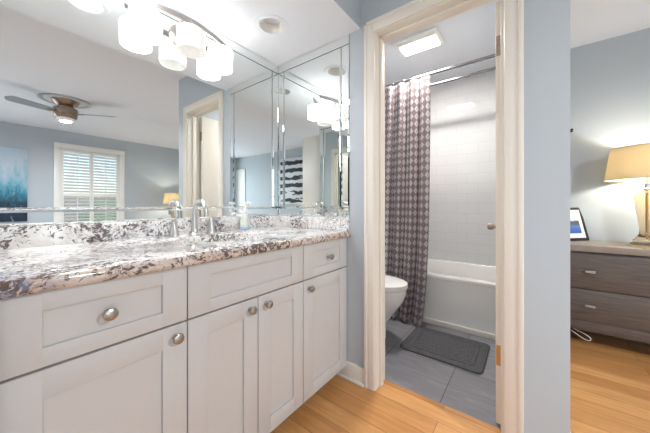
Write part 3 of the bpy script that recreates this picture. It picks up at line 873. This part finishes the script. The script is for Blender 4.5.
# toilet
to = thing('toilet', 'white toilet with closed lid half hidden behind the left door jamb', 'toilet', (1.965, 1.1, 0))
tx = 1.965
def egg(yc, ly_f, ly_b, w, z, n=40):
    pts = []
    for i in range(n):
        a = 2*PI*i/n; s, c_ = math.sin(a), math.cos(a)
        ly = ly_b if s > 0 else ly_f
        pts.append((tx+w*c_, yc+ly*s, z))
    return pts
b = MB()
b.loft([egg(1.10, 0.20, 0.24, 0.105, 0.0), egg(1.10, 0.20, 0.24, 0.10, 0.03), egg(1.09, 0.20, 0.24, 0.098, 0.13), egg(1.06, 0.235, 0.25, 0.125, 0.22),
        egg(1.03, 0.265, 0.26, 0.16, 0.30), egg(1.01, 0.272, 0.26, 0.18, 0.37), egg(1.01, 0.274, 0.26, 0.183, 0.41), egg(1.01, 0.265, 0.25, 0.174, 0.418)])
obj('bowl', b, m_porc, to)
obj('seat', MB().loft([egg(1.01, 0.280, 0.22, 0.186, 0.4185), egg(1.01, 0.284, 0.22, 0.190, 0.424), egg(1.01, 0.284, 0.22, 0.190, 0.434), egg(1.01, 0.280, 0.22, 0.186, 0.437)]), m_porc, to)
obj('lid', MB().loft([egg(1.01, 0.280, 0.22, 0.186, 0.4375), egg(1.01, 0.284, 0.22, 0.190, 0.442), egg(1.01, 0.282, 0.22, 0.188, 0.452), egg(1.01, 0.262, 0.20, 0.168, 0.458), egg(1.01, 0.15, 0.12, 0.10, 0.461)]), m_porc, to)
ta = obj('tank', MB().box(tx-0.21, 1.285, 0.40, tx+0.21, YW-0.006, 0.76, 0.018, 3).box(tx-0.12, 1.22, 0.33, tx+0.12, 1.42, 0.405, 0.01), m_porc, to)
obj('tank_lid', MB().box(tx-0.22, 1.275, 0.7605, tx+0.22, YW-0.003, 0.795, 0.010, 3), m_porc, to)
obj('flush_lever', MB().tube([(tx+0.15, 1.285, 0.70), (tx+0.15, 1.262, 0.70), (tx+0.09, 1.258, 0.694)], 0.006, 10), m_chrome, to)

# bath mat
b = MB()
mx0, mx1, my0, my1 = 1.895, 2.335, 0.225, 0.765
ml = lambda i, z, r: rr(mx0+i, mx1-i, my0+i, my1-i, r, z)
b.loft([ml(0.004, 0.001, 0.035), ml(0.0, 0.006, 0.036), ml(0.003, 0.013, 0.036), ml(0.010, 0.016, 0.034), ml(0.040, 0.016, 0.02), ml(0.046, 0.011, 0.018), ml(0.054, 0.011, 0.016), ml(0.060, 0.016, 0.014),
        ml(0.075, 0.016, 0.01), ml(0.08, 0.012, 0.01), ml(0.085, 0.015, 0.01)])
tag(obj('bath_mat', b, m_mat), 'dark grey rectangular bath mat with stitched border in front of the tub', 'bath mat')

# ------------------------------------------------------------------ bedroom: dresser, lamps, frame
DX0, DX1, DYA, DYB = 2.75, XB-0.016, -0.165, -1.62
DT = H-0.301
ds = thing('dresser', 'grey-brown wooden dresser against the bedroom wall', 'dresser', (2.97, (DYA+DYB)/2, 0))
b = MB().box(DX0+0.018, DYB+0.02, 0.115, DX1, DYA-0.02, DT-0.052)
obj('carcass', b, m_dresser, ds)
obj('top', MB().box(DX0-0.008, DYB, DT-0.046, DX1, DYA, DT, 0.004), m_drtop, ds)
obj('base_rail', MB().box(DX0+0.004, DYB+0.01, 0.118, DX0+0.0175, DYA-0.01, 0.190, 0.003), m_dresser, ds)
ym = (DYA+DYB)/2
for (z0, z1) in ((H-0.862, H-0.628), (H-0.621, H-0.362)):
    for (ya, yb2) in ((DYA-0.016, ym+0.004), (ym-0.004, DYB+0.016)):
        dd = obj('drawer', MB().box(DX0, yb2, z0, DX0+0.0175, ya, z1, 0.003), m_dresser, ds)
        for yk in (ya-0.178, yb2+0.178):
            zc = (z0+z1)/2
            k_ = MB().box(DX0-0.022, yk-0.028, zc-0.009, DX0-0.014, yk+0.028, zc+0.009, 0.003).box(DX0-0.016, yk-0.008, zc-0.006, DX0+0.001, yk+0.008, zc+0.006, 0.002)
            obj('drawer_pull', k_, m_nickel, dd)
for y in (DYA-0.06, DYB+0.06):
    for x in (DX0+0.05, DX1-0.05):
        obj('leg', MB().box(x-0.03, y-0.03, 0, x+0.03, y+0.03, 0.1145, 0.004), m_dresser, ds)

def table_lamp(c, sc, label, power):
    t = thing('table_lamp', label, 'table lamp', c, None)
    k = sc
    obj('coaster', MB().box(c[0]-0.088*k, c[1]-0.088*k, c[2], c[0]+0.088*k, c[1]+0.088*k, c[2]+0.008*k, 0.002), m_coaster, t)
    obj('plinth', MB().lathe([(0.082*k, 0), (0.082*k, 0.010*k), (0.074*k, 0.016*k), (0.05*k, 0.0195*k)], (c[0], c[1], c[2]+0.008*k), 32), m_glassclear, t)
    z0 = c[2]+0.028*k
    prof = [(0.068, 0.0), (0.070, 0.012), (0.056, 0.028), (0.038, 0.055), (0.036, 0.09), (0.044, 0.16), (0.056, 0.24), (0.062, 0.31), (0.060, 0.345), (0.030, 0.362), (0.018, 0.366)]
    obj('glass_body', MB().lathe([(r*k, z*k) for r, z in prof], (c[0], c[1], z0), 12), m_amber, t, True)
    obj('stem', MB().tube([(c[0], c[1], z0+0.01), (c[0], c[1], z0+0.44*k)], 0.006*k, 10), m_brass, t)
    b = MB().lathe([(0.022*k, 0.366*k), (0.026*k, 0.376*k), (0.012*k, 0.384*k), (0.014*k, 0.41*k), (0, 0.412*k)], (c[0], c[1], z0), 20)
    obj('collar', b, m_chrome, t)
    zb = z0+0.445*k; zt = z0+0.668*k; rb, rt = 0.208*k, 0.180*k; th = 0.003
    b = MB().lathe([(rb, zb), (rt, zt), (rt-th, zt), (rb-th, zb), (rb, zb)], (c[0], c[1], 0), 48, cap=False)
    sh = obj('lamp_shade', b, m_linen, t)
    for r, z in ((rb, zb), (rt, zt)):
        b = MB().lathe([(r+0.001, z-0.004), (r+0.001, z+0.004), (r-0.004, z+0.004), (r-0.004, z-0.004), (r+0.001, z-0.004)], (c[0], c[1], 0), 48, cap=False)
        obj('shade_band', b, m_linen, sh)
    b = MB()
    for a in (0, 2*PI/3, 4*PI/3): b.tube([(c[0], c[1], zt-0.012), (c[0]+(rt-0.002)*math.cos(a), c[1]+(rt-0.002)*math.sin(a), zt-0.006)], 0.002, 6)
    b.tube([(c[0], c[1], z0+0.41*k), (c[0], c[1], zt-0.01)], 0.003, 6)
    obj('harp', b, m_nickel, t)
    obj('finial', MB().lathe([(0.005, -0.012), (0.006, 0.0), (0.013, 0.010), (0.009, 0.022), (0, 0.026)], (c[0], c[1], zt), 16), m_chrome, t)
    lamp('lamp_light', 'POINT', (c[0], c[1], (zb+zt)/2-0.02), power, WARM, 0.035, parent=t)
    return t
table_lamp((2.985, -0.690, DT), 1.04, 'lit table lamp with linen drum shade and amber glass base on the dresser', 11)
NT = 0.62
ns = thing('nightstand', 'small grey-brown nightstand in the far bedroom corner under the reflected lamp', 'nightstand', (2.85, -3.55, 0))
obj('carcass', MB().box(2.62, -3.80, 0.12, XB-0.02, -3.30, NT-0.03, 0.003), m_dresser, ns)
obj('top', MB().box(2.60, -3.82, NT-0.03, XB-0.018, -3.28, NT, 0.004), m_drtop, ns)
for z0, z1 in ((0.14, 0.35), (0.36, 0.57)):
    d = obj('drawer', MB().box(2.604, -3.785, z0, 2.6195, -3.315, z1, 0.002), m_dresser, ns)
    obj('drawer_pull', MB().box(2.59, -3.58, (z0+z1)/2-0.008, 2.605, -3.52, (z0+z1)/2+0.008, 0.002), m_nickel, d)
for x in (2.66, XB-0.06):
    for y in (-3.76, -3.34): obj('leg', MB().box(x-0.02, y-0.02, 0, x+0.02, y+0.02, 0.12), m_dresser, ns)
table_lamp((2.78, -3.55, NT), 1.0, 'lit table lamp with linen shade in far bedroom corner, seen in mirror', 10)

# leaning photo frame
pf = thing('photo_frame', 'black photo frame with white mat leaning on the dresser beside wall edge', 'photo frame', (3.10, -0.30, DT))
M = Matrix.Translation((3.085, -0.332, DT+0.002)) @ Matrix.Rotation(0.85, 4, 'Z') @ Matrix.Rotation(math.radians(14), 4, 'Y')
hw, hh, fw = 0.118, 0.285, 0.021
b = MB().box(-0.006, -hw, 0, 0.010, -hw+fw, hh, 0.002, 2, M).box(-0.006, hw-fw, 0, 0.010, hw, hh, 0.002, 2, M).box(-0.006, -hw+fw, 0, 0.010, hw-fw, fw, 0.002, 2, M).box(-0.006, -hw+fw, hh-fw, 0.010, hw-fw, hh, 0.002, 2, M)
obj('frame', b, m_black, pf)
obj('mat_board', MB().box(0.0, -hw+fw, fw, 0.006, hw-fw, hh-fw, M=M), m_paper, pf)
obj('photo_print', MB().box(-0.0015, -hw+0.055, 0.06, -0.0003, hw-0.055, hh-0.065, M=M), m_photo, pf)
obj('easel_back', MB().box(0.0, -0.02, 0.0, 0.006, 0.02, 0.20, 0.001, M=Matrix.Translation((3.085, -0.332, DT+0.001)) @ Matrix.Rotation(0.85, 4, 'Z') @ Matrix.Translation((0.085, 0, 0)) @ Matrix.Rotation(-0.15, 4, 'Y')), m_black, pf)

# cord under the dresser, small hook on the wall
ctl = [Vector(q) for q in ((2.83, -0.175, 0.1105), (2.80, -0.215, 0.106), (2.785, -0.27, 0.085), (2.78, -0.325, 0.050), (2.78, -0.362, 0.042), (2.785, -0.366, 0.062), (2.79, -0.33, 0.085), (2.80, -0.285, 0.100), (2.83, -0.25, 0.1105))]
pts = []
for i in range(len(ctl)-1):
    p0, p1, p2, p3 = ctl[max(i-1, 0)], ctl[i], ctl[i+1], ctl[min(i+2, len(ctl)-1)]
    for k in range(6):
        u = k/6
        pts.append(0.5*((2*p1)+(p2-p0)*u+(2*p0-5*p1+4*p2-p3)*u*u+(3*p1-p0-3*p2+p3)*u**3))
pts.append(ctl[-1])
co = obj('power_cord', MB().tube(pts, 0.0032, 8), m_cord); tag(co, 'white power cord looping down beneath the dresser', 'cord')
b = MB().lathe([(0.012, 0), (0.012, 0.004), (0.005, 0.006), (0.005, 0.05), (0.010, 0.056), (0.008, 0.066), (0, 0.068)], n=16, M=Matrix.Translation((XB, -0.300, H+0.655)) @ Matrix.Rotation(-PI/2, 4, 'Y'))
tag(obj('wall_peg', b, m_black), 'small black wall peg above the photo frame beside the wall edge', 'wall peg')

# paintings
b = MB().box(-0.46, YB+0.001, H-0.28, 0.555, YB+0.036, H+0.965, 0.003)
tag(obj('canvas_painting', b, m_teal), 'teal and navy abstract canvas on the bedroom wall left of the window, seen in mirror', 'painting')
b = MB().box(XW+0.001, -2.05, H+0.02, XW+0.036, -1.27, H+1.16, 0.003)
tag(obj('canvas_painting', b, m_brush), 'white canvas with bold black brush strokes reflected in the end mirror', 'painting')

# unseen pale rug, added to bounce neutral light onto the ceiling
b = MB().loft([rr(-1.3, 1.9, -3.5, -0.85, 0.02, 0.0005), rr(-1.3, 1.9, -3.5, -0.85, 0.02, 0.010), rr(-1.29, 1.89, -3.49, -0.86, 0.02, 0.014)])
tag(obj('bounce_rug', b, m_rug), 'added pale grey rug under the ceiling fan, bouncing light to the ceiling', 'rug')

# ceiling fan
FX, FY = 0.735, -1.93
cf = thing('ceiling_fan', 'bronze flush ceiling fan with grey blades seen in the mirror', 'ceiling fan', (FX, FY, CE))
c = (FX, FY, CE)
obj('ceiling_ring', MB().lathe([(0.215, 0), (0.258, 0), (0.262, -0.008), (0.250, -0.014), (0.225, -0.012), (0.215, -0.004)], c, 48, cap=False), m_faucet, cf)
obj('canopy', MB().lathe([(0.140, 0), (0.136, -0.020), (0.105, -0.055), (0.080, -0.080), (0.076, -0.105)], c, 40), m_bronze, cf)
obj('motor', MB().lathe([(0.076, -0.10), (0.120, -0.105), (0.126, -0.12), (0.123, -0.15), (0.126, -0.155), (0.117, -0.185), (0.120, -0.19), (0.110, -0.225), (0.098, -0.235)], c, 40), m_bronze, cf)
m_fanglass = emis('fan_glass', (1, 0.98, 0.96), 0.1)
obj('light_glass', MB().lathe([(0.094, -0.2355), (0.092, -0.258), (0.076, -0.266), (0, -0.270)], c, 36), m_fanglass, cf)
for ang in (158, 278, 38):
    M = Matrix.Translation((FX, FY, CE-0.165)) @ Matrix.Rotation(math.radians(ang), 4, 'Z') @ Matrix.Rotation(math.radians(-13), 4, 'X')
    n_ = 14; top = []; 
    lo = []
    for i in range(n_+1):
        t_ = i/n_; x = 0.13+0.44*t_
        w = 0.055+0.016*t_
        if t_ > 0.86: w *= math.sqrt(max(0.03, 1-((t_-0.86)/0.14)**2))
        lo.append([(x, -w, -0.003), (x, w, -0.003), (x, w, 0.003), (x, -w, 0.003)])
    bl_ = obj('blade', MB().loft(lo, M=M), m_blade, cf)
    obj('blade_bracket', MB().box(0.09, -0.022, -0.011, 0.20, 0.022, -0.0032, 0.003, 2, M), m_bronze, bl_)

lamp('fan_fill_light', 'AREA', (FX, FY, CE-0.275), 54, SOFT, 0.11, parent=cf)  # added fill: fan lamp switched on to lift the bedroom brightness

# unseen passage light, added to brighten the room evenly
def flush(x, y, power, label):
    t = thing('added_ceiling_light', label, 'ceiling light', (x, y, CE), None)
    obj('base_ring', MB().lathe([(0.09, 0), (0.14, 0), (0.14, -0.02), (0.09, -0.02), (0.09, 0)], (x, y, CE), 40, cap=False), m_nickel, t)
    obj('diffuser', MB().lathe([(0.132, -0.02), (0.125, -0.05), (0.08, -0.075), (0, -0.085)], (x, y, CE), 40), m_shade_on, t)
    lamp('added_fill_light', 'AREA', (x, y, CE-0.09), power, SOFT, 0.22, parent=t)
flush(-0.95, 0.25, 8, 'added round ceiling light behind the camera, brightening the room')

# outdoors
struct('ground_outside', MB().box(-10, YB-14, -0.2, 12, YB-0.13, -0.11), m_lawn)
nb = obj('garden_wall', MB().box(-3.0, -9.25, -0.11, 2.62, -9.0, 1.36), m_brick)
tag(nb, 'pink brick garden wall outside, seen between the left shutter louvers in the mirror', 'wall')
obj('coping', MB().box(-3.02, -9.28, 1.3602, 2.65, -8.97, 1.42, 0.01), m_gap, nb)
bm = bmesh.new(); bmesh.ops.create_icosphere(bm, subdivisions=4, radius=0.8)
from mathutils import noise as mn
for v in bm.verts:
    v.co *= 1+0.22*mn.noise(v.co*3.0)+0.10*mn.noise(v.co*9)
    v.co.z *= 0.95
bmesh.ops.translate(bm, verts=bm.verts, vec=(2.62, -7.2, 0.55))
sh = obj('garden_shrub', bm, m_leaf); tag(sh, 'green garden shrub outside right shutter of the bedroom window', 'shrub')
